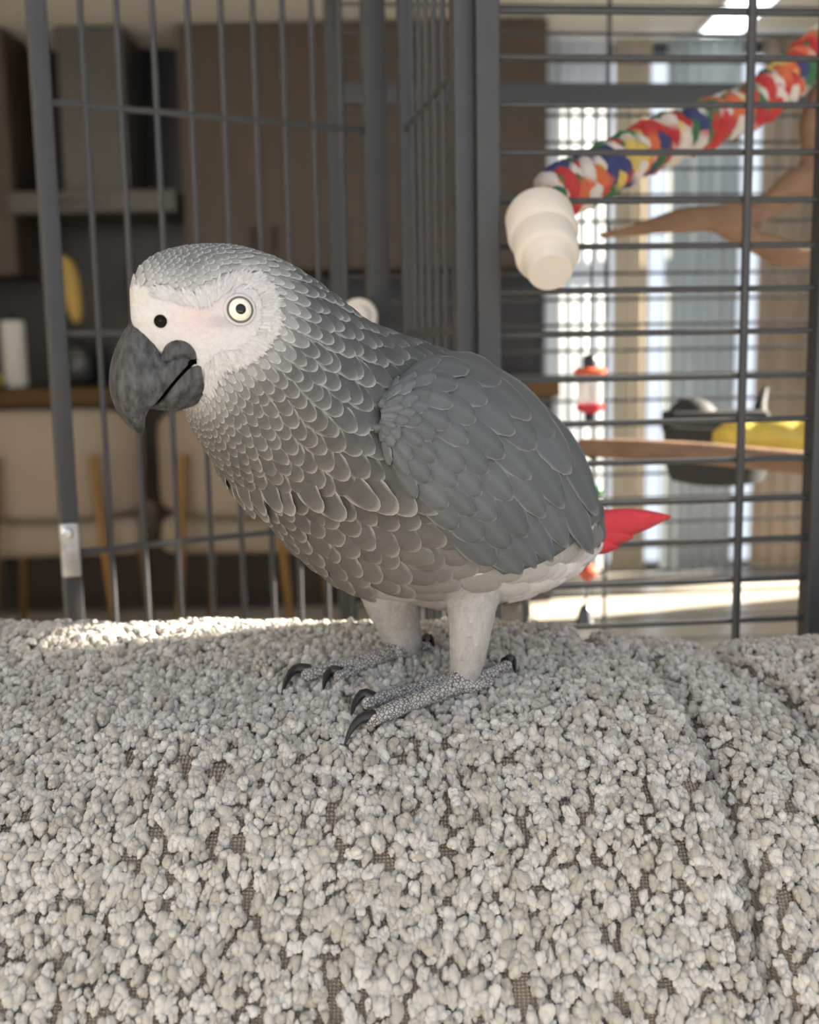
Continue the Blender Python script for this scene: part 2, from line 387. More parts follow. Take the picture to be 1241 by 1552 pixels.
# the open door
door = obj('door', sqbar((pD.x, pD.y, Z0+.03), (pD.x, pD.y, Z1-.03), .0135, .0135, (pH-pD).normalized()), M_cage, cage)
dd = (pH-pD); dd.z = 0
pDh = pH-dd.normalized()*.007
post(pDh, .010, 'door_stile', door, dd, Z0+.03, Z1-.03)
def dchild(name, VF): return obj(name, VF, M_cage, door)
vx = [127, 181, 235, 288, 338, 386, 430, 474, 516]
for x in vx:
    r_ = ray(x, 110); n = Vector((dd.y, -dd.x, 0)); p = atpl(x, 110, pD, n)
    dchild('door_bar', tube([(p.x, p.y, Z0+.04), (p.x, p.y, Z1-.04)], .0024, 8))
n = Vector((dd.y, -dd.x, 0))
for (x, y) in ((75, 155), (110, 505), (125, 836)):
    z = atpl(x, y, pD, n).z; dchild('door_cross_bar', tube([(pD.x, pD.y, z), (pDh.x, pDh.y, z)], .0026, 8))
for z in (Z0+.035, Z1-.035): dchild('door_rail', sqbar((pD.x, pD.y, z), (pDh.x, pDh.y, z), .012, .012, (0, 0, 1)))
M_chrome = mat('latch_chrome', lin(200, 202, 206), .3, .8, var=.1, vscale=120)
pl = atpl(112, 830, pD, n)
la = obj('latch', sqbar(pl+Vector((.0, -.010, -.021)), pl+Vector((.0, -.010, .021)), .014, .006, dd.normalized(), .0018), M_chrome, door)
obj('latch_bolt', sqbar(pl+Vector((.003, -.014, -.006)), pl+Vector((.003, -.014, .004)), .009, .006, dd.normalized(), .001), M_chrome, la)
obj('latch_knob', lathe(pl+Vector((0, -.012, .014)), (0, -1, 0), [(.004, 0), (.005, .002), (.004, .005), (.001, .006)], 14), M_chrome, la)

# cap of a perch seen behind the parrot's nape
pc = empty('perch_cap', at(543, 478, .985), 'small white round perch cap bolted on the cage door behind the parrot', 'perch cap')
pcc = at(543, 480, .95)
obj('cap', lathe(pcc, (-.05, -1, .1), [(.004, -.018), (.0155, -.016), (.0165, -.004), (.0155, 0), (.010, .001), (.009, .006), (.007, .007)], 28), mat('cap_white', lin(214, 208, 200), .5, var=.03), pc)
obj('bolt', tube([pcc+Vector((0, .015, 0)), pcc+Vector((0.0, .04, 0))], .003, 8), M_chrome, pc)

# rope perch with white end cap
rp = empty('rope_perch', at(822, 340, YA), 'multicoloured braided cotton rope perch with a white plastic end cap', 'perch')
rpath = [at(838, 312, .765), at(850, 290, .785), at(905, 265, .81), at(985, 222, .85), at(1065, 190, .89), at(1140, 160, .93), at(1215, 100, .97), at(1300, 20, 1.0)]
RP = [Vector(q) for q in spl(rpath, 150)]
cols = [lin(178, 50, 56), lin(206, 200, 196), lin(58, 66, 112), lin(204, 180, 100), lin(62, 108, 76), lin(200, 104, 70), lin(186, 60, 60), lin(212, 204, 198)]
M_rope = mat('rope_cotton', (1, 1, 1, 1), .9, attr='Col', bump=.5, bscale=1200)
cum = [0]
for i in range(1, len(RP)): cum.append(cum[-1]+(RP[i]-RP[i-1]).length)
def rope_frame(i):
    d = (RP[min(i+1, len(RP)-1)]-RP[max(i-1, 0)]).normalized(); x, y = frame(d); return x, y
NS = 8
for s in range(NS):
    sgn = 1 if s % 2 else -1; ph = 2*math.pi*(s//2)/(NS/2)
    pts = []; rad = []; cc = []
    for i in range(len(RP)):
        x, y = rope_frame(i); a = ph+sgn*cum[i]/.052*2*math.pi
        wv = .0115+.0022*math.sin(2*a*1.0+s*1.57)
        wv *= .55+.45*smooth(0, .025, cum[i])
        pts.append(RP[i]+x*(wv*math.cos(a))+y*(wv*math.sin(a)))
        rad.append((.0066+.0008*math.sin(cum[i]*500))*(.7+.3*smooth(0, .02, cum[i])))
        kk = int(cum[i]/.0072+s*1.7); cc.append(cols[int(abs(math.sin(kk*12.9898+s*78.233))*43758.5) % 8])
    o = obj('strand', tube(pts, rad, 8), M_rope, rp)
    ca = o.data.color_attributes.new('Col', 'FLOAT_COLOR', 'POINT')
    ca.data.foreach_set('color', np.repeat(np.array(cc), 8, axis=0).ravel())
c0, c1 = at(817, 330, YA-.004), at(832, 402, .694)
ax = (c1-c0); L_ = ax.length
cap = obj('end_cap', lathe(c0, ax, [(.012, -.006), (.0205, -.004), (.0222, .000), (.0224, L_*.36), (.0216, L_*.41), (.0198, L_*.42), (.0196, L_*.44), (.0202, L_*.48), (.0200, L_*.80), (.0190, L_*.86), (.0172, L_*.88), (.0150, L_*.885), (.0146, L_*.90), (.0144, L_*1.10), (.0134, L_*1.15), (.003, L_*1.16)], 40), mat('cap_white', lin(208, 202, 194), .5, var=.03), rp)
obj('bolt', tube([c0-ax*.1, at(838, 312, .765)], .004, 8), M_chrome, rp)

# forked branch perch
M_bark = mat('branch_wood', lin(130, 103, 82), .75, bump=.4, bscale=60, var=.2, vscale=30, stretch=(1, 3, 3))
br = empty('branch_perch', at(1241, 300, .98), 'forked bare wooden branch perch with a tapered tip', 'perch')
B1 = [at(912, 357, .93), at(960, 349, .935), at(1020, 336, .94), at(1080, 330, .95), at(1130, 330, .96), at(1180, 300, .97), at(1240, 262, .98), at(1330, 215, 1.0)]
obj('branch', tube(spl(B1, 30), [.0025+.010*smooth(0, .5, k/29)+.003*math.sin(k*.9)*smooth(.2, .6, k/29) for k in range(30)], 12), M_bark, br)
B2 = [at(1075, 332, .95), at(1110, 345, .955), at(1150, 368, .95), at(1200, 385, .95), at(1260, 378, .96), at(1330, 370, .97)]
obj('side_branch', tube(spl(B2, 22), [.0105-.001*math.sin(k) for k in range(22)], 12), M_bark, br)
B3 = [at(1225, 268, .978), at(1232, 230, .985), at(1226, 185, .99), at(1240, 140, 1.0)]
obj('twig', tube(spl(B3, 14), [.011-.0003*k for k in range(14)], 10), M_bark, br)
# straight lower perch
dw = empty('dowel_perch', at(880, 683, 1.0), 'straight brown wooden perch running across the cage under the yellow toy', 'perch')
D1 = [at(876, 682, 1.0), at(900, 679, .99), at(1050, 686, .96), at(1241, 704, .93), at(1320, 712, .92)]
obj('rod', tube(spl(D1, 20), [.004+.004*smooth(0, .15, k/19)+.003*k/19 for k in range(20)], 12), M_bark, dw)
obj('hook', tube([at(905, 700, .985), at(870, 676, 1.0), at(868, 668, 1.01)], .002, 8), M_cage, dw)

# yellow toy, dark feeder
M_yel = mat('toy_yellow', lin(186, 168, 72), .5, var=.12, vscale=60)
ya, yb = at(1080, 664, 1.0), at(1290, 662, .98)
V, F = [], []
NL = 36
pts = [ya.lerp(yb, k/(NL-1)) for k in range(NL)]
rad = [.001+.0155*(math.sin(math.pi*min(1, (k+1)/7)/2)**.7)*(.82+.2*abs(math.sin(k*math.pi/11+.2)))*(1 if k < 30 else max(.1, 1-(k-29)/6.5)) for k in range(NL)]
tag(obj('foraging_toy', tube(pts, rad, 16), M_yel), 'yellow lumpy plastic toy lying along the straight wooden perch', 'toy')
fe = empty('feeder_bowl', at(1080, 720, 1.10), 'dark grey plastic feeder bowl with a domed hood behind the yellow toy', 'bowl')
M_dk = mat('feeder_black', lin(44, 47, 50), .7, var=.08)
fc = at(1085, 732, 1.12)
obj('bowl', lathe(fc, (0, 0, 1), [(.03, 0), (.046, .004), (.052, .02), (.053, .052), (.056, .056), (.056, .060), (.050, .060), (.048, .02), (.03, .012), (.002, .012)], 32), M_dk, fe)
hV, hF = [], []
hc = at(1052, 648, 1.13)
obj('hood', ball(hc+Vector((0, .01, 0)), .031, 24, 14, (.95, .7, 1.0)), M_dk, fe)
obj('rim_tray', box(hc.x-.028, hc.x+.072, hc.y-.02, hc.y+.03, hc.z-.006, hc.z+.017, .005), M_dk, fe)
obj('clip', tube([at(1150, 640, 1.13), at(1152, 612, 1.14), at(1160, 588, 1.15)], [.009, .006, .003], 8), M_dk, fe)
obj('inner_cup', lathe(fc+Vector((-.005, -.045, .042)), (0, -.7, .7), [(.001, 0), (.014, .001), (.017, .005), (.016, .008), (.002, .006)], 20), mat('steel_bright', lin(200, 206, 212), .2, .9), fe)

# hanging toy
YT = 1.02
ty = empty('hanging_toy', at(893, 540, YT), 'hanging bird toy with red discs, a clear tube and a small bell', 'toy')
def zp(y, x=894): return at(x, y, YT)
obj('cord', tube([zp(380, 897), zp(540), zp(740, 900), zp(935, 886)], .0012, 6), mat('toy_cord', lin(90, 90, 96), .8), ty)
M_red = mat('toy_red', lin(196, 36, 52), .4); M_or = mat('toy_orange', lin(206, 92, 66), .45)
obj('top_bead', lathe(zp(558), (0, 0, 1), [(.003, 0), (.006, .001), (.0065, .008), (.004, .012), (.001, .013)], 16), mat('toy_black', lin(36, 34, 48), .4), ty)
obj('disc', lathe(zp(567), (0, 0, 1), [(.004, -.001), (.0145, 0), (.0155, .003), (.012, .006), (.004, .0065)], 24), M_or, ty)
obj('clear_tube', lathe(zp(612), (0, 0, 1), [(.012, 0), (.012, .026), (.0112, .026), (.0112, 0)], 24), mat('toy_clear', lin(235, 238, 240), .1, trans=.6, alpha=.6), ty)
obj('disc', lathe(zp(621), (0, 0, 1), [(.005, -.003), (.0125, 0), (.0125, .0055), (.006, .007)], 24), M_red, ty)
obj('spacer', lathe(zp(636), (0, 0, 1), [(.003, -.004), (.0045, 0), (.0045, .006), (.003, .007)], 14), mat('toy_black', lin(36, 34, 48), .4), ty)
obj('bead', ball(zp(745, 903), .0065, 14, 10), mat('toy_green', lin(60, 110, 84), .4), ty)
obj('bead', lathe(zp(872, 890), (0, 0, 1), [(.003, -.005), (.008, 0), (.0105, .005), (.006, .010), (.003, .011)], 18), M_or, ty)
obj('bell', lathe(zp(945, 886), (0, 0, 1), [(.0095, 0), (.0078, .004), (.0058, .012), (.0040, .017), (.001, .019)], 20), mat('bell_metal', lin(84, 84, 88), .35, .8), ty)

# ------------------------------------------------------------------ the sofa
prof = [(.335, .32), (.336, .45), (.339, .58), (.345, .66), (.354, .72)]
for r, Y in ((1552, .366), (1400, .39), (1250, .42), (1120, .465), (1060, .50), (1000, .55), (957, .60), (961, .64)):
    prof.append((Y, at(620, r, Y).z))
prof += [(.672, .806), (.695, .765), (.704, .70), (.706, .50), (.706, .32)]
Q = np.array(spl(prof, 800)); seg = np.r_[0, np.cumsum(np.hypot(*np.diff(Q, axis=0).T))]
DS = .005; NSS = int(seg[-1]/DS)+1
sv = np.arange(NSS)*DS; PY = np.interp(sv, seg, Q[:, 0]); PZ = np.interp(sv, seg, Q[:, 1])
TY = np.gradient(PY); TZ = np.gradient(PZ); nn = np.hypot(TY, TZ); NY = -TZ/nn; NZ = TY/nn
def prof_hit(px, py):
    d = ray(px, py); zr_ = 1+(d.z/d.y)*PY; k_ = int(np.argmax(PZ-zr_ > 0)); return sv[k_], d.x/d.y*PY[k_]
def groove(pts):
    g = sorted(prof_hit(*p) for p in pts); return np.array([a for a, b in g]), np.array([b for a, b in g])
G1 = groove([(905, 966), (960, 980), (1005, 1004), (1045, 1060), (1080, 1130), (1110, 1210), (1140, 1330), (1165, 1440), (1190, 1552)])
G2 = groove([(1120, 984), (1160, 1000), (1200, 1030), (1241, 1080), (1290, 1160), (1335, 1270), (1390, 1552)])
def vnoise(x, y, sd): return noise.noise(Vector((x, y, sd)))
X0, X1, DX = -.62, .62, .006
xv = np.arange(X0, X1+1e-6, DX); NX = len(xv)
SR = np.interp(.60, PY[sv < seg[-1]*.62], sv[sv < seg[-1]*.62])
def gdisp(S, X, G, dep, step, wdt):
    xg = np.interp(S, *G); sl_ = np.gradient(np.interp(sv, *G), sv); k_ = np.interp(S, sv, np.abs(sl_))
    D = (X-xg)/np.sqrt(1+k_*k_)
    t = np.clip(D/.022, 0, 1); st_ = t*t*(3-2*t)
    return -dep*np.exp(-(D/wdt)**2)+step*st_-.4*dep*np.exp(np.minimum(D, 0)/.03)*(D < 0)
SS, XX = np.meshgrid(sv, xv, indexing='ij')
disp = gdisp(SS, XX, G1, .013, -.010, .008)+gdisp(SS, XX, G2, .011, -.001, .008)
ns = np.vectorize(lambda x, s: vnoise(x*9, s*9, 1.3)*.004+vnoise(x*24, s*24, 5.1)*.0018)(XX, SS)
lft = np.clip((-.03-XX)/.17, 0, 1)
disp = disp+ns+.0065*lft*np.exp(-((SS-SR-.035)/.05)**2)
GX = XX; GY = PY[:, None]+NY[:, None]*disp; GZ = PZ[:, None]+NZ[:, None]*disp
sofa = empty('sofa', (0, .54, 0), 'cream boucle sofa back with plump cushions that the parrot stands on', 'sofa')
Vv = np.stack([GX, GY, GZ], -1).reshape(-1, 3)
Ff = [(i*NX+j, i*NX+j+1, (i+1)*NX+j+1, (i+1)*NX+j) for i in range(NSS-1) for j in range(NX-1)]
M_weave = mat('sofa_weave', lin(150, 138, 124), .95)
nt = M_weave.node_tree; tc = nt.nodes.new('ShaderNodeTexCoord'); wv = nt.nodes.new('ShaderNodeTexWave')
wv.wave_type = 'BANDS'; wv.bands_direction = 'X'; wv.inputs['Scale'].default_value = 190; wv.inputs['Distortion'].default_value = 2; wv.inputs['Detail'].default_value = 3
wv2 = nt.nodes.new('ShaderNodeTexWave'); wv2.bands_direction = 'Z'; wv2.inputs['Scale'].default_value = 330; wv2.inputs['Distortion'].default_value = 1.5
nt.links.new(tc.outputs['Object'], wv.inputs[0]); nt.links.new(tc.outputs['Object'], wv2.inputs[0])
cr = nt.nodes.new('ShaderNodeValToRGB'); cr.color_ramp.elements[0].color = lin(120, 106, 94); cr.color_ramp.elements[1].color = lin(176, 166, 152)
mth = nt.nodes.new('ShaderNodeMath'); mth.operation = 'MULTIPLY'
nt.links.new(wv.outputs[1], mth.inputs[0]); nt.links.new(wv2.outputs[1], mth.inputs[1])
nt.links.new(wv.outputs[1], cr.inputs[0]); nt.links.new(cr.outputs[0], nt.nodes['Principled BSDF'].inputs['Base Color'])
bp = nt.nodes.new('ShaderNodeBump'); bp.inputs['Strength'].default_value = 1; bp.inputs['Distance'].default_value = .0012
nt.links.new(mth.outputs[0], bp.inputs['Height']); nt.links.new(bp.outputs[0], nt.nodes['Principled BSDF'].inputs['Normal'])
back = obj('back_cushion', (Vv.tolist(), Ff), M_weave, sofa)
SBVH = BVHTree.FromPolygons([Vector(v) for v in Vv.tolist()], Ff)
obj('base_frame', box(X0, X1, .0, .70, .06, .33, .02), M_weave, sofa)
obj('seat_cushion', box(X0, X1, -.25, .36, .30, .43, .05), M_weave, sofa)
for x in (-.56, .56):
    for y in (.06, .66): obj('foot', lathe((x, y, 0), (0, 0, 1), [(.016, 0), (.02, .06), (.02, .08)], 14), M_woodd, sofa)
# tufts of the boucle pile, instanced
M_tuft = mat('boucle_yarn', lin(222, 219, 212), .95, bump=.4, bscale=9, sheen=.2)
nt = M_tuft.node_tree; oi = nt.nodes.new('ShaderNodeObjectInfo'); cr = nt.nodes.new('ShaderNodeValToRGB')
cr.color_ramp.elements[0].color = lin(176, 171, 162); cr.color_ramp.elements[1].color = lin(213, 211, 208)
nt.links.new(oi.outputs['Random'], cr.inputs[0]); nt.links.new(cr.outputs[0], nt.nodes['Principled BSDF'].inputs['Base Color'])
tr_ = nt.nodes.new('ShaderNodeBsdfTranslucent'); nt.links.new(cr.outputs[0], tr_.inputs[0]); mxs = nt.nodes.new('ShaderNodeMixShader'); mxs.inputs[0].default_value = .06
nt.links.new(nt.nodes['Principled BSDF'].outputs[0], mxs.inputs[1]); nt.links.new(tr_.outputs[0], mxs.inputs[2]); nt.links.new(mxs.outputs[0], nt.nodes['Material Output'].inputs[0])
tc_col = bpy.data.collections.new('tuft_shapes')
for v in range(9):
    bm = bmesh.new()
    for b_ in range(9):
        c_ = Vector((random.gauss(0, 1), random.gauss(0, 1), random.gauss(0, 1))).normalized()*random.uniform(.28, .62) if b_ else Vector((0, 0, 0))
        r0 = random.uniform(.30, .46) if b_ else .55
        q_ = bmesh.ops.create_icosphere(bm, subdivisions=2, radius=1)['verts']
        sx_ = Vector((random.uniform(.8, 1.25), random.uniform(.8, 1.25), random.uniform(.8, 1.25)))
        for q in q_:
            p = q.co.normalized(); r = r0*(1+.28*noise.noise(p*1.7+Vector((v*9+b_*3.1, 0, 0)))+.12*noise.noise(p*4+Vector((v*9, b_*2.3, 0))))
            q.co = c_+Vector((p.x*sx_.x, p.y*sx_.y, p.z*sx_.z))*r
    bm.verts.ensure_lookup_table(); vs = [(q.co.copy(), q.co.normalized()) for q in bm.verts]
    for _ in range(420):
        p, n_ = random.choice(vs); t = n_.cross(Vector((random.gauss(0, 1), random.gauss(0, 1), random.gauss(0, 1)))).normalized(); sd_ = n_.cross(t)*.007
        L_ = random.uniform(.2, .5); a1 = p+n_*.05+t*L_*.5+n_*L_*.12; a2 = a1+t*L_*.4+n_*L_*random.uniform(-.15, .3)
        q = [bm.verts.new(w_) for w_ in (p-sd_, p+sd_, a1+sd_*.8, a1-sd_*.8, a2)]
        bm.faces.new(q[:4]); bm.faces.new((q[3], q[2], q[4]))
    me = bpy.data.meshes.new('tuft'); bm.to_mesh(me); bm.free(); me.materials.append(M_tuft)
    me.polygons.foreach_set('use_smooth', [True]*len(me.polygons))
    o = bpy.data.objects.new('tuft', me); tc_col.objects.link(o)
pts = []; rots = []; scs = []
def surf(x, s):
    i = min(max(s/DS, 0), NSS-1.001); j = min(max((x-X0)/DX, 0), NX-1.001); a = int(i); b = int(j); f = i-a; g = j-b
    def P_(a, b): return Vector((GX[a, b], GY[a, b], GZ[a, b]))
    p00, p01, p10, p11 = P_(a, b), P_(a, b+1), P_(a+1, b), P_(a+1, b+1)
    p = p00*(1-f)*(1-g)+p01*(1-f)*g+p10*f*(1-g)+p11*f*g
    tx = (p01-p00).normalized(); ts = (p10-p00).normalized(); return p, ts, tx.cross(ts).normalized()
s_lo = float(np.interp(.69, PZ[:NSS//2], sv[:NSS//2])); s_hi = SR+.15
s_ = s_lo; rowi = 0
while s_ < s_hi:
    front = 1-smooth(SR-.13, SR-.06, s_)
    x = -.42+(.0023 if rowi % 2 else 0)
    while x < .42:
        xx = x+random.gauss(0, .0010); ss = s_+random.gauss(0, .0011)
        x += .0042
        gap = noise.noise(Vector((xx/.0052, ss/.017, 2.2)))
        if gap > .56-.15*front: continue
        p, ts, n_ = surf(xx, ss)
        yv = n_.cross(Vector((1, 0, 0))).normalized(); xv_ = yv.cross(n_)
        R = Matrix((xv_, yv, n_)).transposed()
        R = R @ Matrix.Rotation(random.uniform(-.5, .5)+(math.pi if random.random() < .5 else 0), 3, 'Z') @ Matrix.Rotation(random.gauss(0, .25), 3, 'X')
        k_ = random.uniform(.68, 1.28)
        pts.append(p+n_*(random.uniform(.0002, .0012)+.0016*(.5+noise.noise(Vector((xx/.0048, ss/.0065, 7.7)))))); rots.append(R.to_euler())
        scs.append((.0037*k_*random.uniform(.8, 1.15), .0046*k_*random.uniform(.85, 1.35), .0031*k_))
    s_ += .0046; rowi += 1
pm = bpy.data.meshes.new('boucle_pile'); pm.from_pydata([tuple(p) for p in pts], [], [])
a = pm.attributes.new('rot', 'FLOAT_VECTOR', 'POINT'); a.data.foreach_set('vector', np.array([list(r) for r in rots]).ravel())
a = pm.attributes.new('scl', 'FLOAT_VECTOR', 'POINT'); a.data.foreach_set('vector', np.array(scs).ravel())
pile = link('boucle_pile', pm, M_tuft, sofa, False); pile['kind'] = 'stuff'
ng = bpy.data.node_groups.new('tufts', 'GeometryNodeTree')
ng.interface.new_socket('Geometry', in_out='INPUT', socket_type='NodeSocketGeometry'); ng.interface.new_socket('Geometry', in_out='OUTPUT', socket_type='NodeSocketGeometry')
N = ng.nodes; gi = N.new('NodeGroupInput'); go = N.new('NodeGroupOutput'); iop = N.new('GeometryNodeInstanceOnPoints'); ci = N.new('GeometryNodeCollectionInfo')
ci.inputs['Collection'].default_value = tc_col; ci.inputs['Separate Children'].default_value = True; ci.inputs['Reset Children'].default_value = True
iop.inputs['Pick Instance'].default_value = True
na = N.new('GeometryNodeInputNamedAttribute'); na.data_type = 'FLOAT_VECTOR'; na.inputs['Name'].default_value = 'rot'
nb = N.new('GeometryNodeInputNamedAttribute'); nb.data_type = 'FLOAT_VECTOR'; nb.inputs['Name'].default_value = 'scl'
er = N.new('FunctionNodeEulerToRotation'); rv = N.new('FunctionNodeRandomValue'); rv.data_type = 'INT'; rv.inputs['Min'].default_value = 0; rv.inputs['Max'].default_value = 8
for q in rv.inputs:
    if q.type == 'INT' and q.name == 'Max': q.default_value = 8
    if q.type == 'INT' and q.name == 'Min': q.default_value = 0
Lk = ng.links; Lk.new(gi.outputs[0], iop.inputs['Points']); Lk.new(ci.outputs[0], iop.inputs['Instance']); Lk.new(na.outputs[0], er.inputs[0])
Lk.new(er.outputs[0], iop.inputs['Rotation']); Lk.new(nb.outputs[0], iop.inputs['Scale'])
Lk.new([o for o in rv.outputs if o.type == 'INT'][0], iop.inputs['Instance Index']); Lk.new(iop.outputs[0], go.inputs[0])
md = pile.modifiers.new('tufts', 'NODES'); md.node_group = ng
print('tufts', len(pts))

# ------------------------------------------------------------------ the parrot
bird = empty('parrot', at(640, 1050, .50), 'grey parrot with white face, dark hooked beak and red tail standing on the sofa', 'parrot')
ST = [  # upper outline px, lower outline px, Y of the middle, lateral ratio
    ((196, 432), (200, 500), .4195, .72), ((214, 402), (222, 535), .421, .68), ((248, 381), (254, 575), .425, .66), ((302, 371), (292, 618), .432, .68),
    ((366, 375), (306, 656), .440, .74), ((428, 398), (330, 698), .451, .82), ((488, 438), (366, 745), .464, .88), ((545, 484), (412, 794), .478, .92),
    ((602, 509), (462, 846), .493, .92), ((662, 530), (522, 888), .508, .90), ((730, 562), (606, 906), .526, .88), ((798, 612), (694, 912), .545, .86),
    ((848, 672), (772, 898), .562, .84), ((882, 732), (842, 872), .576, .80), ((897, 775), (882, 842), .587, .76)]
par = []
for (u_, l_, Y, rt) in ST: par.append(list(u_)+list(l_)+[Y, rt])
NR = 113; PR = spl(par, NR); NTH = 56
cen = [((at(p[0], p[1], p[4])+at(p[2], p[3], p[4]))/2) for p in PR]
rings = []
for i, p in enumerate(PR):
    T = (cen[min(i+1, NR-1)]-cen[max(i-1, 0)]).normalized()
    hN = (at(p[0], p[1], p[4])-at(p[2], p[3], p[4]))/2
    hB = T.cross(hN).normalized()*hN.length*p[5]
    rings.append((cen[i], hN, hB))
def ringpt(k, th):                       # k: station (0..14), th: 0 = top, +90 deg = towards the camera
    f = min(max(k/(len(ST)-1)*(NR-1), 0), NR-1.001); i = int(f); f -= i
    def e(i): c, n_, b = rings[i]; return c+n_*math.cos(th)+b*math.sin(th)
    return e(i).lerp(e(i+1), f)
V = []; F = []
for c, n_, b in rings:
    for q in range(NTH): a = 2*math.pi*q/NTH; V.append(c+n_*math.cos(a)+b*math.sin(a))
for i in range(NR-1):
    for q in range(NTH): a = i*NTH+q; b = i*NTH+(q+1) % NTH; F.append((a, b, b+NTH, a+NTH))
F.append(tuple(range(NTH-1, -1, -1))); F.append(tuple((NR-1)*NTH+q for q in range(NTH)))
mb = MB(); mb.add(V, F)
def limb(pl_, n=14):                     # (px, py, Y, r_px)
    P_ = spl(pl_, n); return tube([at(p[0], p[1], p[2]) for p in P_], [max(.001, p[3]*p[2]/FPX) for p in P_], 18)
mb.add(*limb([(728, 850, .522, 62), (716, 905, .515, 42), (713, 950, .511, 34), (708, 1000, .512, 27), (702, 1040, .513, 19)]))
mb.add(*limb([(590, 850, .535, 60), (592, 900, .545, 46), (602, 940, .550, 35), (612, 975, .551, 28), (606, 998, .551, 20)]))
# face: brow, cheek and chin fullness
def remesh(mb, vox, it=4, name='tmp'):
    me = mesh(name, mb.V, mb.F); o = bpy.data.objects.new(name, me); COL.objects.link(o)
    r = o.modifiers.new('r', 'REMESH'); r.mode = 'VOXEL'; r.voxel_size = vox; r.use_smooth_shade = True
    s = o.modifiers.new('s', 'SMOOTH'); s.iterations = it; s.factor = .5
    dg = bpy.context.evaluated_depsgraph_get(); dg.update()
    out = bpy.data.meshes.new_from_object(o.evaluated_get(dg)); bpy.data.objects.remove(o); return out
bme = remesh(mb, .0017, 5, 'body')
BV = [v.co.copy() for v in bme.vertices]; BF = [tuple(p.vertices) for p in bme.polygons]
BBVH = BVHTree.FromPolygons(BV, BF)
def cast(px, py, tree=None):
    d = ray(px, py).normalized(); h = (tree or BBVH).ray_cast(CAM, d); return h[0], h[1]
FACE = [(150, 436), (196, 428), (245, 440), (290, 446), (330, 430), (372, 414), (404, 425), (420, 455), (420, 495), (402, 528), (372, 548), (338, 558), (322, 575), (305, 600), (150, 620)]
WT = [(592, 622), (612, 578), (655, 546), (715, 550), (770, 584), (826, 632), (872, 692), (908, 778)]
WBt = [(584, 640), (588, 676), (606, 715), (640, 758), (676, 790), (706, 818), (732, 846), (758, 866)]
WING = WT+[(880, 808), (850, 828), (810, 836), (785, 834)]+WBt[::-1]
C_face = lin(202, 201, 203); C_grey = lin(134, 137, 139)
def mixc(a, b, t): return tuple(a[i]*(1-t)+b[i]*t for i in range(3))+(1.0,)
cols_b = []
for v in BV:
    x, y = proj(v); c = C_grey
    if v.y < .47 and x < 430:
        if inpoly(x, y, FACE):
            c = C_face
            pk = math.exp(-(((x-296)/34)**2+((y-478)/26)**2)); c = mixc(c, lin(222, 190, 186), .5*pk)
            gy = math.exp(-(((x-338)/30)**2+((y-488)/9)**2)); c = mixc(c, lin(150, 148, 150), .5*gy)
            bl = math.exp(-(((x-385)/22)**2+((y-432)/14)**2)); c = mixc(c, lin(196, 200, 210), .5*bl)
            c = mixc(c, lin(196, 186, 166), .5*math.exp(-(((x-190)/32)**2+((y-445)/30)**2)))
    elif y > 890 and 520 < x < 770: c = lin(160, 159, 158)
    elif x > 720 and y > 800: c = lin(214, 212, 214)
    cols_b.append(c)
ca = bme.color_attributes.new('Col', 'FLOAT_COLOR', 'POINT'); ca.data.foreach_set('color', np.array(cols_b).ravel())
M_body = mat('parrot_skin_down', (1, 1, 1, 1), .85, attr='Col', bump=.35, bscale=1500, var=.06, vscale=500)
body = link('body', bme, M_body, bird)
M_fea = mat('parrot_feather', (1, 1, 1, 1), .75, attr='Col', bump=.18, bscale=2500, var=.05, vscale=700)
M_fea.node_tree.nodes['Principled BSDF'].inputs['Specular IOR Level'].default_value = .3

# --- small contour feathers
FX = (-1, -.88, -.68, -.36, 0, .36, .68, .88, 1); FT = (0, .4, .68, .89, 1.0)
def fw_(t): return .72+.28*(t/.45) if t < .45 else max(.12, (1-((t-.45)/.56)**3.0))**.55
class FeatherSet:
    def __init__(s): s.V = []; s.F = []; s.C = []
    def add(s, p, d, n, L, Wd, cc, cr_, tilt=.14, cup=.35):
        y = (d-n*d.dot(n)).normalized(); x = y.cross(n).normalized(); b = len(s.V)
        for j, t in enumerate(FT):
            ww = (.78+.22*min(1, t/.4))*(1-.16*max(0, (t-.7)/.3))*Wd
            for i, a in enumerate(FX):
                z = tilt*L*(t-.35)-cup*Wd*a*a*.5-(.07*L*max(0, t-.8)/.2)
                yy = t-.5-.34*(1-math.sqrt(max(0, 1-.97*a*a)))*t**3
                s.V.append(p+y*(L*yy)+x*(ww*a)+n*z)
                rim = 1 if (j == 4 or (abs(a) == 1 and j >= 1)) else (.6 if abs(a) > .8 and j > 1 else (.2 if j == 3 else 0))
                s.C.append(mixc(cc, cr_, rim))
        for j in range(4):
            for i in range(8): a = b+j*9+i; s.F.append((a, a+1, a+10, a+9))
    def build(s, name, parent):
        o = obj(name, (s.V, s.F), M_fea, parent); ca = o.data.color_attributes.new('Col', 'FLOAT_COLOR', 'POINT')
        ca.data.foreach_set('color', np.array(s.C).ravel()); o['kind'] = 'stuff'; return o
def ssize(k): return float(np.interp(k, [0, 2, 3, 4, 5, 6, 7, 8, 9, 10, 12, 14], [.0021, .0024, .0029, .0040, .0060, .0080, .0095, .0108, .012, .0125, .0125, .011]))
CK = [0, 3, 4.2, 5.5, 7, 8, 9, 10, 11, 12, 14]
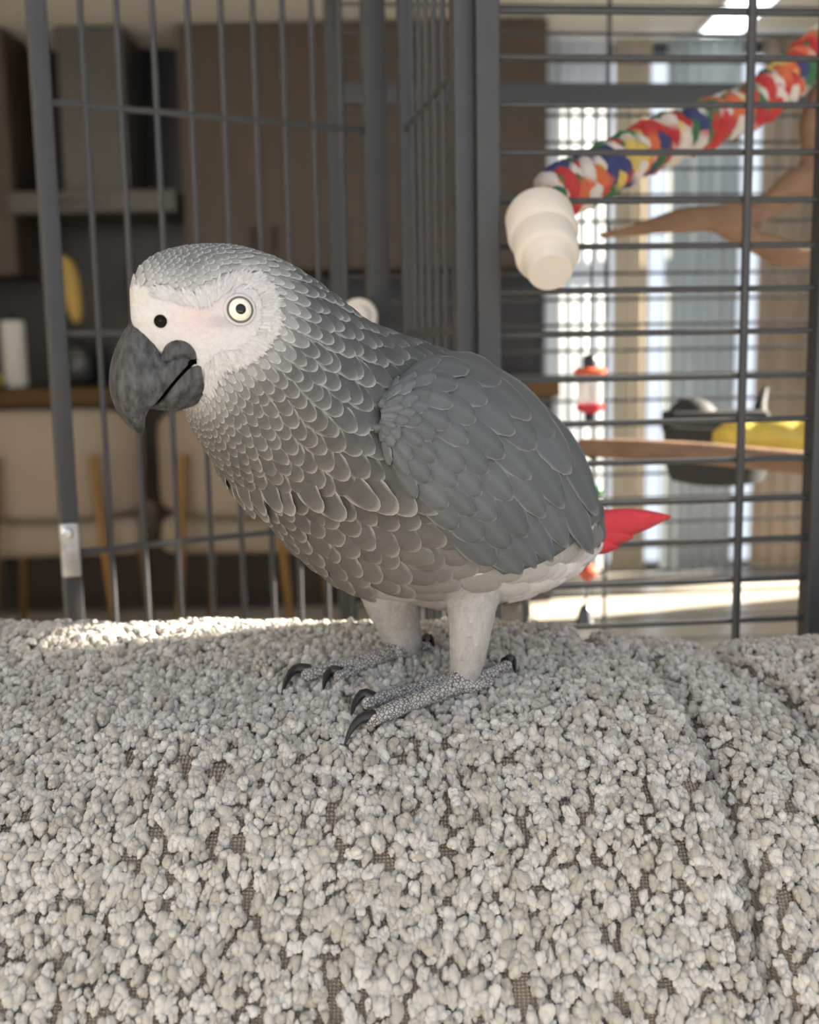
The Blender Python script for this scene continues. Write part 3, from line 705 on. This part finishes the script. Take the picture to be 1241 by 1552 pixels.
def tones(k, th):
    up = math.cos(th)
    ctr_t = [lin(142, 146, 148), lin(138, 142, 145), lin(122, 127, 130), lin(112, 117, 120), lin(108, 112, 116), lin(104, 109, 113), lin(102, 107, 111), lin(100, 105, 109), lin(100, 105, 109), lin(104, 108, 112), lin(110, 114, 118)]
    rim_t = [lin(196, 199, 200), lin(192, 196, 198), lin(182, 187, 189), lin(172, 177, 179), lin(158, 163, 165), lin(136, 141, 144), lin(124, 129, 132), lin(120, 125, 128), lin(120, 125, 128), lin(122, 127, 130), lin(126, 130, 134)]
    ctr_b = [lin(150, 152, 152), lin(146, 147, 147), lin(128, 128, 127), lin(116, 114, 112), lin(112, 109, 106), lin(112, 109, 106), lin(120, 117, 114), lin(140, 137, 135), lin(180, 178, 178), lin(212, 210, 211), lin(218, 216, 218)]
    rim_b = [lin(196, 196, 196), lin(190, 190, 190), lin(182, 181, 180), lin(170, 168, 165), lin(164, 161, 157), lin(154, 151, 147), lin(152, 149, 146), lin(162, 160, 158), lin(200, 199, 199), lin(220, 219, 220), lin(224, 223, 225)]
    def it(tab): 
        A = np.array(tab); return tuple(np.interp(k, CK, A[:, c]) for c in range(3))+(1.,)
    t = smooth(.25, -.35, up)
    return mixc(it(ctr_t), it(ctr_b), t), mixc(it(rim_t), it(rim_b), t)
def polydist(x, y, P):
    m_ = 1e9
    for i in range(len(P)):
        ax_, ay = P[i]; bx, by = P[(i+1) % len(P)]; dx, dy = bx-ax_, by-ay
        t = min(1, max(0, ((x-ax_)*dx+(y-ay)*dy)/(dx*dx+dy*dy))); m_ = min(m_, math.hypot(x-ax_-dx*t, y-ay-dy*t))
    return m_
sets = {'crown_feathers': FeatherSet(), 'neck_feathers': FeatherSet(), 'breast_feathers': FeatherSet()}
facef = FeatherSet()
def nrm(k, th):
    h = .02
    a = ringpt(min(k+.15, 14), th)-ringpt(max(k-.15, 0), th); b = ringpt(k, th+h)-ringpt(k, th-h)
    n_ = a.cross(b).normalized()
    if n_.dot(ringpt(k, th)-ringpt(k, th+math.pi)) < 0: n_ = -n_
    return n_, a.normalized()
k = .25; rowi = 0; EYE = (363, 470)
while k < 13.9:
    s_ = ssize(k)
    c_, hN, hB = rings[int(k/14*(NR-1))]
    circ = math.pi*(hN.length+hB.length); cnt = max(8, int(circ/(s_*1.02)))
    for q in range(cnt):
        th = 2*math.pi*(q+.5*(rowi % 2)+random.uniform(-.16, .16))/cnt
        kk = min(max(k+random.uniform(-.12, .12)*s_/.012, .05), 13.95)
        p = ringpt(kk, th); n_, d = nrm(kk, th)
        h = BBVH.find_nearest(p)
        if h[0] is None: continue
        if (h[0]-p).length > .012: continue
        p = h[0]; n_ = h[1]
        thm = th if math.sin(th) >= 0 else -th
        pm_ = p if math.sin(th) >= 0 else ringpt(kk, thm)
        x, y = proj(pm_)
        if k < 6 and inpoly(x, y, FACE): continue
        if math.sin(th) > 0 and inpoly(x, y, WING) and x > 600: continue
        if k > 7 and math.cos(th) < -.2 and ((abs(x-715) < 56 and y > 886) or (abs(x-592) < 46 and y > 895)): continue
        cc, cr_ = tones(kk, th); j = random.uniform(.90, 1.10)*float(np.interp(kk, [0, 3, 4.5, 8.5, 10], [.93, .90, .83, .84, 1.0]))
        bot = smooth(.1, -.5, math.cos(th))
        cf = float(np.interp(kk, [0, 3.5, 4.6, 7.5, 9, 10.5, 12], [.62, .62, .60, .66, .80, .95, 1.0]))*bot+float(np.interp(kk, [0, 3.5, 4.6, 7], [.60, .60, .58, .60]))*(1-bot)
        cc = tuple(v*j*cf for v in cc[:3])+(1,); cr_ = tuple(v*j*1.05 for v in cr_[:3])+(1,)
        fd_ = polydist(x, y, FACE) if k < 7 else 99; fz = smooth(2, 52, fd_)
        cc = mixc(cc, lin(196, 197, 198), .55*(1-fz)); cr_ = mixc(cr_, lin(216, 216, 217), .7*(1-fz))
        nmz = 'crown_feathers' if k < 4.2 else ('neck_feathers' if k < 7.3 else 'breast_feathers')
        t_ = .20 if k < 4 else .18; lf = 1.0
        kb = 6.0+2.0*smooth(-1.0, .1, math.cos(th))
        if math.cos(th) < .35 and -.5 < kk-kb < .05: t_ = .36; lf = 1.3
        d = (d+Vector((random.gauss(0, .07), random.gauss(0, .07), random.gauss(0, .07)))).normalized()
        fs_ = .62+.38*fz if k > 3 else 1
        t_ *= float(np.interp(kk, [8, 9.5, 12], [1, .62, .5])); cr_ = mixc(cr_, cc, float(np.interp(kk, [7.5, 9.5], [0, .35])))
        sets[nmz].add(p+n_*s_*.08, d, n_, fs_*s_*lf*2.1*random.uniform(.92, 1.1), fs_*s_*.60*random.uniform(.92, 1.1), cc, cr_, t_, .55)
    cN = (cen[min(NR-1, int((k+.5)/14*(NR-1)))]-cen[max(0, int((k-.5)/14*(NR-1)))]).length
    k += .80*s_/max(cN, 1e-4); rowi += 1
for nmz, fs in sets.items(): fs.build(nmz, body)
# soft feathers on the legs
legf = FeatherSet()
for pl_ in ([(722, 880, .515, 50), (716, 905, .515, 42), (713, 950, .511, 34), (708, 1000, .512, 27), (704, 1028, .513, 21)], [(592, 880, .541, 50), (592, 900, .545, 46), (602, 940, .550, 35), (612, 975, .551, 28), (608, 990, .551, 22)]):
    P_ = spl(pl_, 16); C3 = [at(q[0], q[1], q[2]) for q in P_]
    for i in range(15):
        dr = (C3[min(i+1, 15)]-C3[max(i-1, 0)]).normalized(); fx, fy = frame(dr); r_ = P_[i][3]*P_[i][2]/FPX
        for q in range(22):
            a = 2*math.pi*(q+.5*(i % 2)+random.uniform(-.2, .2))/22; p = C3[i]+(fx*math.cos(a)+fy*math.sin(a))*r_
            h = BBVH.find_nearest(p)
            if (h[0]-p).length > .006: continue
            j = random.uniform(.93, 1.07); cc = tuple(v*j for v in lin(160, 159, 159)[:3])+(1,); cr_ = tuple(v*j for v in lin(176, 175, 175)[:3])+(1,)
            legf.add(h[0]+h[1]*.0002, dr, h[1], .010, .0020, cc, cr_, .05, .3)
legf.build('leg_feathers', body)
# fine white down on the bare face
for _ in range(2600):
    x = random.uniform(186, 424); y = random.uniform(412, 600)
    if not inpoly(x, y, FACE): continue
    if math.hypot(x-363, y-470) < 25 or math.hypot(x-243, y-487) < 13: continue
    if x < 300 and y > 505 + max(0, (250-x)*-.4): continue
    p, n_ = cast(x, y)
    if p is None: continue
    dpx = Vector((x-250, y-520, 0)); dpx.normalize()
    d = (RT*dpx.x-UP*dpx.y); j = random.uniform(.9, 1.06)
    c = C_face; pk = math.exp(-(((x-296)/34)**2+((y-478)/26)**2)); c = mixc(c, lin(222, 190, 186), .4*pk)
    c = tuple(v*j for v in c[:3])+(1,)
    facef.add(p-n_*.0001, d, n_, .0042, .0006, c, c, .06, .2)
edge = spl([(228, 438), (290, 446), (330, 430), (372, 414), (404, 425), (420, 455), (420, 495), (402, 528), (372, 548), (338, 558), (324, 575), (312, 600)], 300)
for e_ in edge:
    for _ in range(4):
        iv = Vector((e_[0]-325, e_[1]-490)).normalized()*9
        x = e_[0]-iv.x+random.gauss(0, 4); y = e_[1]-iv.y+random.gauss(0, 4); p, n_ = cast(x, y)
        if p is None: continue
        dpx = Vector((x-330, y-490, 0)).normalized(); d = RT*(dpx.x*1.0+.25)-UP*dpx.y; j = random.uniform(.86, 1.04)
        c = tuple(v*j for v in mixc(C_face, lin(170, 172, 174), random.uniform(0, .6))[:3])+(1,)
        facef.add(p+n_*.0006, d.normalized(), n_, random.uniform(.0035, .006), random.uniform(.0003, .0007), c, c, .10, .2)
facef.build('face_down', body)

# --- wing
NU, NVW = 40, 22
wt = spl(WT, NU); wb = spl(WBt, NU)
def wpx(u, v):
    f = min(max(u, 0), 1)*(NU-1); i = min(int(f), NU-2); f -= i
    a = wt[i]*(1-f)+wt[i+1]*f; b = wb[i]*(1-f)+wb[i+1]*f
    vv = v; p = b*(1-vv)+a*vv
    bow = (1-u)*0+math.sin(math.pi*v)*(-10 if u < .12 else 0)*(1-u/.12 if u < .12 else 0)
    sc = 26*u*u*math.sin(math.pi*v)
    return p[0]+bow+sc*.25, p[1]+sc*.6
axY = lambda x: float(np.interp(x, [p[0] for p in [((q[0]+q[2])/2, q[4]) for q in PR]], [q[4] for q in PR]))
WG = np.zeros((NU, NVW, 3)); 
for i in range(NU):
    for j in range(NVW):
        u = i/(NU-1); v = j/(NVW-1); x, y = wpx(u, v); p, n_ = cast(x, y)
        if p is None:
            p = BBVH.find_nearest(at(x, y, axY(x)-.01))[0]; p = at(x, y, p.y)
        off = .0025+.0085*math.sin(math.pi*min(1, u*1.05+.04))**.5*math.sin(math.pi*v)**.5
        dv = ray(x, y).normalized(); WG[i, j] = p-dv*off
for _ in range(6):
    Wn = WG.copy(); Wn[1:-1, 1:-1] = .2*(WG[1:-1, 1:-1]+WG[2:, 1:-1]+WG[:-2, 1:-1]+WG[1:-1, 2:]+WG[1:-1, :-2]); 
    Wn[1:-1, 0] = (WG[1:-1, 0]+WG[2:, 0]+WG[:-2, 0])/3; Wn[1:-1, -1] = (WG[1:-1, -1]+WG[2:, -1]+WG[:-2, -1])/3
    Wn[-1, 1:-1] = (WG[-1, 1:-1]+WG[-1, 2:]+WG[-1, :-2])/3; Wn[0, 1:-1] = (WG[0, 1:-1]+WG[0, 2:]+WG[0, :-2])/3
    WG = Wn
def wsurf(u, v):
    eu = max(0, u-1); uu = min(max(u, 0), 1); vv = min(max(v, 0), 1); ev = v-vv
    f = uu*(NU-1); i = min(int(f), NU-2); f -= i; g = vv*(NVW-1); j = min(int(g), NVW-2); g -= j
    P4 = WG[i, j]*(1-f)*(1-g)+WG[i+1, j]*f*(1-g)+WG[i, j+1]*(1-f)*g+WG[i+1, j+1]*f*g
    du = (WG[i+1, j]-WG[i, j])*(1-g)+(WG[i+1, j+1]-WG[i, j+1])*g; dv = (WG[i, j+1]-WG[i, j])*(1-f)+(WG[i+1, j+1]-WG[i+1, j])*f
    p = Vector(P4+du*(NU-1)*eu+dv*(NVW-1)*ev); n_ = Vector(np.cross(du, dv)).normalized()
    if n_.dot(FW) > 0: n_ = -n_
    return p, n_, Vector(du)*(NU-1)
V = []; F = []
for i in range(NU):
    for j in range(NVW): V.append(Vector(WG[i, j])-wsurf(i/(NU-1), j/(NVW-1))[1]*.0015)
for i in range(NU-1):
    for j in range(NVW-1): a = i*NVW+j; F.append((a, a+1, a+NVW+1, a+NVW))
M_wing = mat('parrot_wing_skin', lin(96, 101, 105), .8)
wing = obj('wing', (V, F), M_wing, bird)
sm = wing.modifiers.new('t', 'SOLIDIFY'); sm.thickness = .004; sm.offset = -1 if wing.data.polygons[0].normal.dot(FW) < 0 else 1
wing['label'] = 'slate grey folded wing with overlapping covert feathers'
fsN = 0
FAc = (-1, -.8, -.4, 0, .4, .8, 1); FTc = (0, .25, .5, .7, .85, .95, 1.0)
WF = [(-.03, .17, 8), (.04, .18, 8), (.11, .20, 8), (.18, .22, 8), (.26, .25, 7), (.34, .29, 7), (.43, .32, 6), (.52, .36, 6), (.61, .41, 6)]
for ri, (u0, lu, nc) in enumerate(WF):
    for c in range(nc):
        v0 = (c+.5+(.0 if ri % 2 else .4)-.2)/nc+random.uniform(-.02, .02); v0 = min(max(v0, .03), .97)
        hw = .70/nc*random.uniform(.92, 1.1); L_ = lu*random.uniform(.9, 1.08); u00 = u0+random.uniform(-.015, .015)
        skew = (0.5-v0)*.04-.02
        if u00+L_ > 1.02+.03*math.sin(math.pi*v0): L_ = 1.02+random.uniform(-.03, .04)-u00
        V = []; F = []; Cc = []
        j_ = random.uniform(.90, 1.10)
        cc = tuple(x*j_ for x in lin(91, 96, 101)[:3])+(1,); cr_ = tuple(x*j_ for x in lin(138, 143, 146)[:3])+(1,)
        for jt, t in enumerate(FTc):
            ww = (.75+.25*(t/.45) if t < .45 else max(.10, 1-((t-.45)/.555)**3.2)**.5)*hw
            for a in FAc:
                p, n_, du = wsurf(u00+t*L_-(.035*a*a*L_ if t > .6 else 0), v0+ww*a+skew*t)
                hgt = .0016+.0030*t+.0003*(ri % 2)-.0011*a*a*(.4+.6*t)+.00035*c/nc*3
                if t > .97: hgt -= .0009
                V.append(p+n_*hgt)
                rim = .8 if (jt >= 6 or (abs(a) == 1 and jt > 1)) else (.0 if a != 0 else .15)
                Cc.append(mixc(cc, cr_, rim))
        n7 = len(FAc)
        for jt in range(6):
            for i in range(n7-1): q = jt*n7+i; F.append((q, q+1, q+n7+1, q+n7))
        o = obj('wing_feather', (V, F), M_fea, wing)
        ca = o.data.color_attributes.new('Col', 'FLOAT_COLOR', 'POINT'); ca.data.foreach_set('color', np.array(Cc).ravel())

# --- tail
M_tail = mat('tail_red', lin(208, 58, 70), .7, bump=.25, bscale=1200, var=.12, vscale=200, stretch=(1, 1, 6))
for (b0, b1, t1, hwp, Ya, Yb) in (((884, 800), (950, 792), (1017, 783), 23, .590, .630), ((880, 792), (935, 786), (992, 788), 15, .592, .628), ((880, 812), (920, 812), (960, 814), 20, .588, .615), ((872, 824), (905, 826), (938, 830), 16, .586, .606)):
    P_ = spl([(b0[0], b0[1], Ya), (b1[0], b1[1], (Ya+Yb)/2), (t1[0], t1[1], Yb)], 9); V = []; F = []
    for i, p in enumerate(P_):
        t = i/8; hw = hwp*(1.0 if t < .35 else max(.08, 1-((t-.35)/.66)**1.9))
        for j, a in enumerate((-1, -.5, 0, .5, 1)):
            V.append(at(p[0], p[1]+hw*a, p[2]-.004*(1-a*a)))
    for i in range(8):
        for j in range(4): q = i*5+j; F.append((q, q+1, q+6, q+5))
    o = obj('tail_feather', (V, F), M_tail, bird); o.modifiers.new('t', 'SOLIDIFY').thickness = .0009
    o['label'] = 'bright red tail feather'

# --- beak
HC = at(312, 480, .436); PHI = math.radians(34)
HL = Vector((math.sin(PHI), -math.cos(PHI), 0))     # the bird's left
def hp(px, py, w_): return atpl(px, py, HC+HL*w_, HL)
M_beak = mat('beak_horn', lin(67, 68, 71), .55, bump=.5, bscale=500, var=.65, vscale=260, stretch=(1.5, 1.5, .6), spec=.35)
UB = [((207, 475), (245, 541), (297, 541), .0108, .0168), ((188, 503), (233, 560), (278, 560), .0122, .0156), ((175, 545), (218, 580), (258, 583), .0118, .0136), ((171, 580), (208, 598), (240, 606), .0098, .0108),
      ((175, 607), (202, 614), (228, 619), .0074, .0080), ((184, 629), (204, 631), (221, 631), .0055, .0056), ((196, 646), (209, 647), (219, 647), .0034, .0034), ((212, 661), (214, 662), (216, 660), .0006, .0006)]
secs = []
UBp = spl([list(a)+list(b)+list(c)+[d, e] for a, b, c, d, e in UB], 26)
for s_ in UBp:
    C_, M_, E_, wm, wd = (s_[0], s_[1]), (s_[2], s_[3]), (s_[4], s_[5]), s_[6], s_[7]
    ctr = [hp(C_[0], C_[1], 0), hp(C_[0]*.72+M_[0]*.28, C_[1]*.72+M_[1]*.28, wm*.6), hp(*M_, wm), hp((M_[0]+E_[0])/2, (M_[1]+E_[1])/2, (wm+wd)/2*1.03), hp(*E_, wd)]
    half = [Vector(q) for q in spl(ctr, 11)]
    mir = [q-HL*(2*(q-HC).dot(HL)) for q in half]
    low = half[-1].lerp(mir[-1], .5)+Vector((0, 0, .25*wd))
    secs.append(mir[::-1][:-1]+half+[half[-1].lerp(low, .5), low, mir[-1].lerp(low, .5)])
def loft(secs):
    n_ = len(secs[0]); V = [q for s_ in secs for q in s_]; F = []
    for i in range(len(secs)-1):
        for k_ in range(n_): a = i*n_+k_; b = i*n_+(k_+1) % n_; F.append((a, b, b+n_, a+n_))
    F.append(tuple(range(n_-1, -1, -1))); F.append(tuple((len(secs)-1)*n_+k_ for k_ in range(n_))); return V, F
ub = obj('upper_beak', loft(secs), M_beak, bird); ub['label'] = 'charcoal hooked upper beak'
LB = [((304, 551), (313, 602), .0168), ((282, 563), (292, 616), .0150), ((260, 588), (264, 623), .0122), ((243, 608), (242, 621), .0080), ((228, 615), (226, 619), .003)]
secs = []
for s_ in spl([list(a)+list(b)+[c] for a, b, c in LB], 14):
    t_, b_, wd = (s_[0], s_[1]), (s_[2], s_[3]), s_[4]
    ctr = [hp(*t_, wd), hp(t_[0]*.6+b_[0]*.4, t_[1]*.6+b_[1]*.4, wd*1.0), hp(t_[0]*.2+b_[0]*.8, t_[1]*.2+b_[1]*.8, wd*.78), hp(*b_, wd*.45)]
    half = [Vector(q) for q in spl(ctr, 9)]; mir = [q-HL*(2*(q-HC).dot(HL)) for q in half]
    secs.append(half+mir[::-1])
lb = obj('lower_beak', loft(secs), M_beak, bird); lb['label'] = 'charcoal lower beak, slightly open'
obj('mouth_gap_shade', tube(spl([hp(237, 607, .0092), hp(258, 585, .0116), hp(279, 561, .0142), hp(290, 549, .0158), hp(298, 547, .0166)], 12), .0012, 8), mat('mouth_dark', lin(8, 7, 7), .9, spec=0), bird)  # near-black tube standing in for the shade between the beak halves
obj('mouth_lining', ball(hp(285, 556, 0), .009, 16, 10, (.9, .9, .7)), mat('mouth_dark', lin(22, 20, 20), .7), bird)
gp = [hp(250, 545, .0100), hp(262, 524, .0108), hp(282, 524, .0108), hp(296, 541, .0104)]
g_ = obj('beak_corner', tube(spl([hp(248, 548, .0112), hp(263, 531, .0132), hp(281, 530, .0150), hp(298, 544, .0156)], 14), [.0016+.0022*math.sin(math.pi*i/13) for i in range(14)], 12), M_beak, bird)
# nostril and eyes
def disc_on(name, p, n_, prof, m, parent): return obj(name, lathe(p, n_, prof, 28), m, parent)
p, n_ = cast(243, 487)
ns_ = disc_on('nostril', p-n_*.0002, n_, [(.0003, .0002), (.0015, .0003), (.0019, .0006), (.0022, .0008), (.0024, .0005), (.0026, -.0004)], mat('nostril_dark', lin(34, 30, 29), .95, spec=0), bird)
M_iris = mat('iris_pale', lin(232, 230, 216), .15, var=.06, vscale=900); M_pup = mat('pupil_black', lin(6, 6, 7), .05); M_lid = mat('eye_ring', lin(90, 88, 86), .6); M_lid2 = mat('eyelid_skin', lin(196, 194, 196), .7)
def eye(p, n_):
    e = disc_on('eye', p-n_*.0012, n_, [(.0049, -.001), (.0047, .0008), (.0042, .0019), (.0032, .0027), (.0020, .0031), (.0008, .0033)], M_iris, bird)
    disc_on('pupil', p-n_*.0012, n_, [(.0021, .0029), (.0019, .00325), (.0012, .0036), (.0004, .0037)], M_pup, e)
    x, y = frame(n_)
    for nm_, rr, tr, hh, mm in (('eye_rim', .0046, .00042, .0004, M_lid), ('eyelid', .0054, .0007, -.0002, M_lid2)):
        obj(nm_, tube([p+n_*hh+(x*math.cos(a)+y*math.sin(a))*rr for a in [2*math.pi*k_/32 for k_ in range(33)]], tr, 8, False), mm, e)
p, n_ = cast(363, 470); ne = (n_*.55+(-FW)*.3+HL*.3).normalized(); eye(p+n_*.0006, ne)
pm_ = p-HL*(2*(p-HC).dot(HL)); h = BBVH.find_nearest(pm_); eye(h[0]+h[1]*.0006, h[1])

# --- feet
M_foot = mat('foot_scales', lin(150, 148, 146), .6); nt = M_foot.node_tree
vo = nt.nodes.new('ShaderNodeTexVoronoi'); vo.feature = 'DISTANCE_TO_EDGE'; vo.inputs['Scale'].default_value = 620
tc = nt.nodes.new('ShaderNodeTexCoord'); nt.links.new(tc.outputs['Object'], vo.inputs[0])
cr = nt.nodes.new('ShaderNodeValToRGB'); cr.color_ramp.elements[0].color = lin(74, 74, 76); cr.color_ramp.elements[0].position = .03; cr.color_ramp.elements[1].color = lin(182, 180, 179); cr.color_ramp.elements[1].position = .17
nt.links.new(vo.outputs[0], cr.inputs[0]); nt.links.new(cr.outputs[0], nt.nodes['Principled BSDF'].inputs['Base Color'])
bp = nt.nodes.new('ShaderNodeBump'); bp.inputs['Strength'].default_value = .8; bp.inputs['Distance'].default_value = .0008
nt.links.new(vo.outputs[0], bp.inputs['Height']); nt.links.new(bp.outputs[0], nt.nodes['Principled BSDF'].inputs['Normal'])
M_claw = mat('claw_black', lin(38, 38, 40), .35, var=.2, vscale=300)
def on_sofa(px, py, lift):
    h = SBVH.ray_cast(CAM, ray(px, py).normalized()); return h[0]+h[1]*(lift)
def foot(toes, ankle, claws):
    mb = MB()
    for pl_ in toes:
        P_ = spl([(x, y, r) for x, y, r in pl_], 12)
        mb.add(*tube([on_sofa(x, y+r*.55, r*.0003+.0026) for x, y, r in P_], [r*.0003*(1+.07*math.sin(i*2.4)) for i, (x, y, r) in enumerate(P_)], 12))
        for x, y, r in (P_[0], P_[-1]): mb.add(*ball(on_sofa(x, y+r*.55, r*.0003+.0026), r*.0003, 12, 8))
    (ax_, ay, aY, ar), (bx, by, br_) = ankle
    top = at(ax_, ay, aY); bot = on_sofa(bx, by+br_*.5, br_*.0003+.003)
    mb.add(*tube([top, top.lerp(bot, .5), bot], [ar*.0003, ar*.00028, br_*.0003], 14)); mb.add(*ball(bot, br_*.0003, 14, 10))
    f = link('foot', remesh(mb, .0009, 3, 'foot'), M_foot, bird)
    for cl in claws:
        P_ = [Vector(q) for q in spl([on_sofa(x, y, l_) for x, y, l_ in [(a_, b_, c_+.0012) for a_, b_, c_ in cl]], 9)]
        obj('claw', tube(P_, [.0031*(1-.92*(i/8)**1.3) for i in range(9)], 10), M_claw, f)
    return f
foot([[(698, 1048, 17), (655, 1066, 15), (610, 1082, 14), (562, 1102, 12)], [(684, 1040, 14), (632, 1056, 12), (585, 1068, 12), (558, 1078, 11)], [(700, 1046, 16), (735, 1036, 13), (768, 1020, 10)], [(690, 1046, 14), (715, 1052, 12), (742, 1044, 9)]],
     ((704, 1012, .513, 19), (694, 1046, 19)),
     [[(566, 1106, .0060), (548, 1112, .0068), (533, 1122, .0045), (522, 1138, .0012)], [(564, 1080, .0062), (550, 1078, .0075), (538, 1086, .0050), (532, 1098, .0015)], [(766, 1022, .0050), (776, 1018, .0058), (782, 1030, .0010)]])
foot([[(596, 998, 15), (560, 1010, 13), (515, 1022, 12), (466, 1034, 11)], [(588, 1002, 14), (550, 1020, 11), (515, 1036, 10)], [(604, 1000, 14), (628, 992, 11), (648, 988, 8)]],
     ((607, 978, .551, 19), (598, 996, 17)),
     [[(470, 1036, .0058), (450, 1036, .0068), (436, 1046, .0045), (426, 1064, .0012)], [(518, 1038, .0050), (503, 1036, .0058), (494, 1044, .0035), (490, 1056, .0012)], [(640, 990, .0048), (652, 984, .0055), (660, 994, .0015)]])
print('tris', sum(len(o.data.polygons)*2 for o in SC.objects if o.type == 'MESH'))
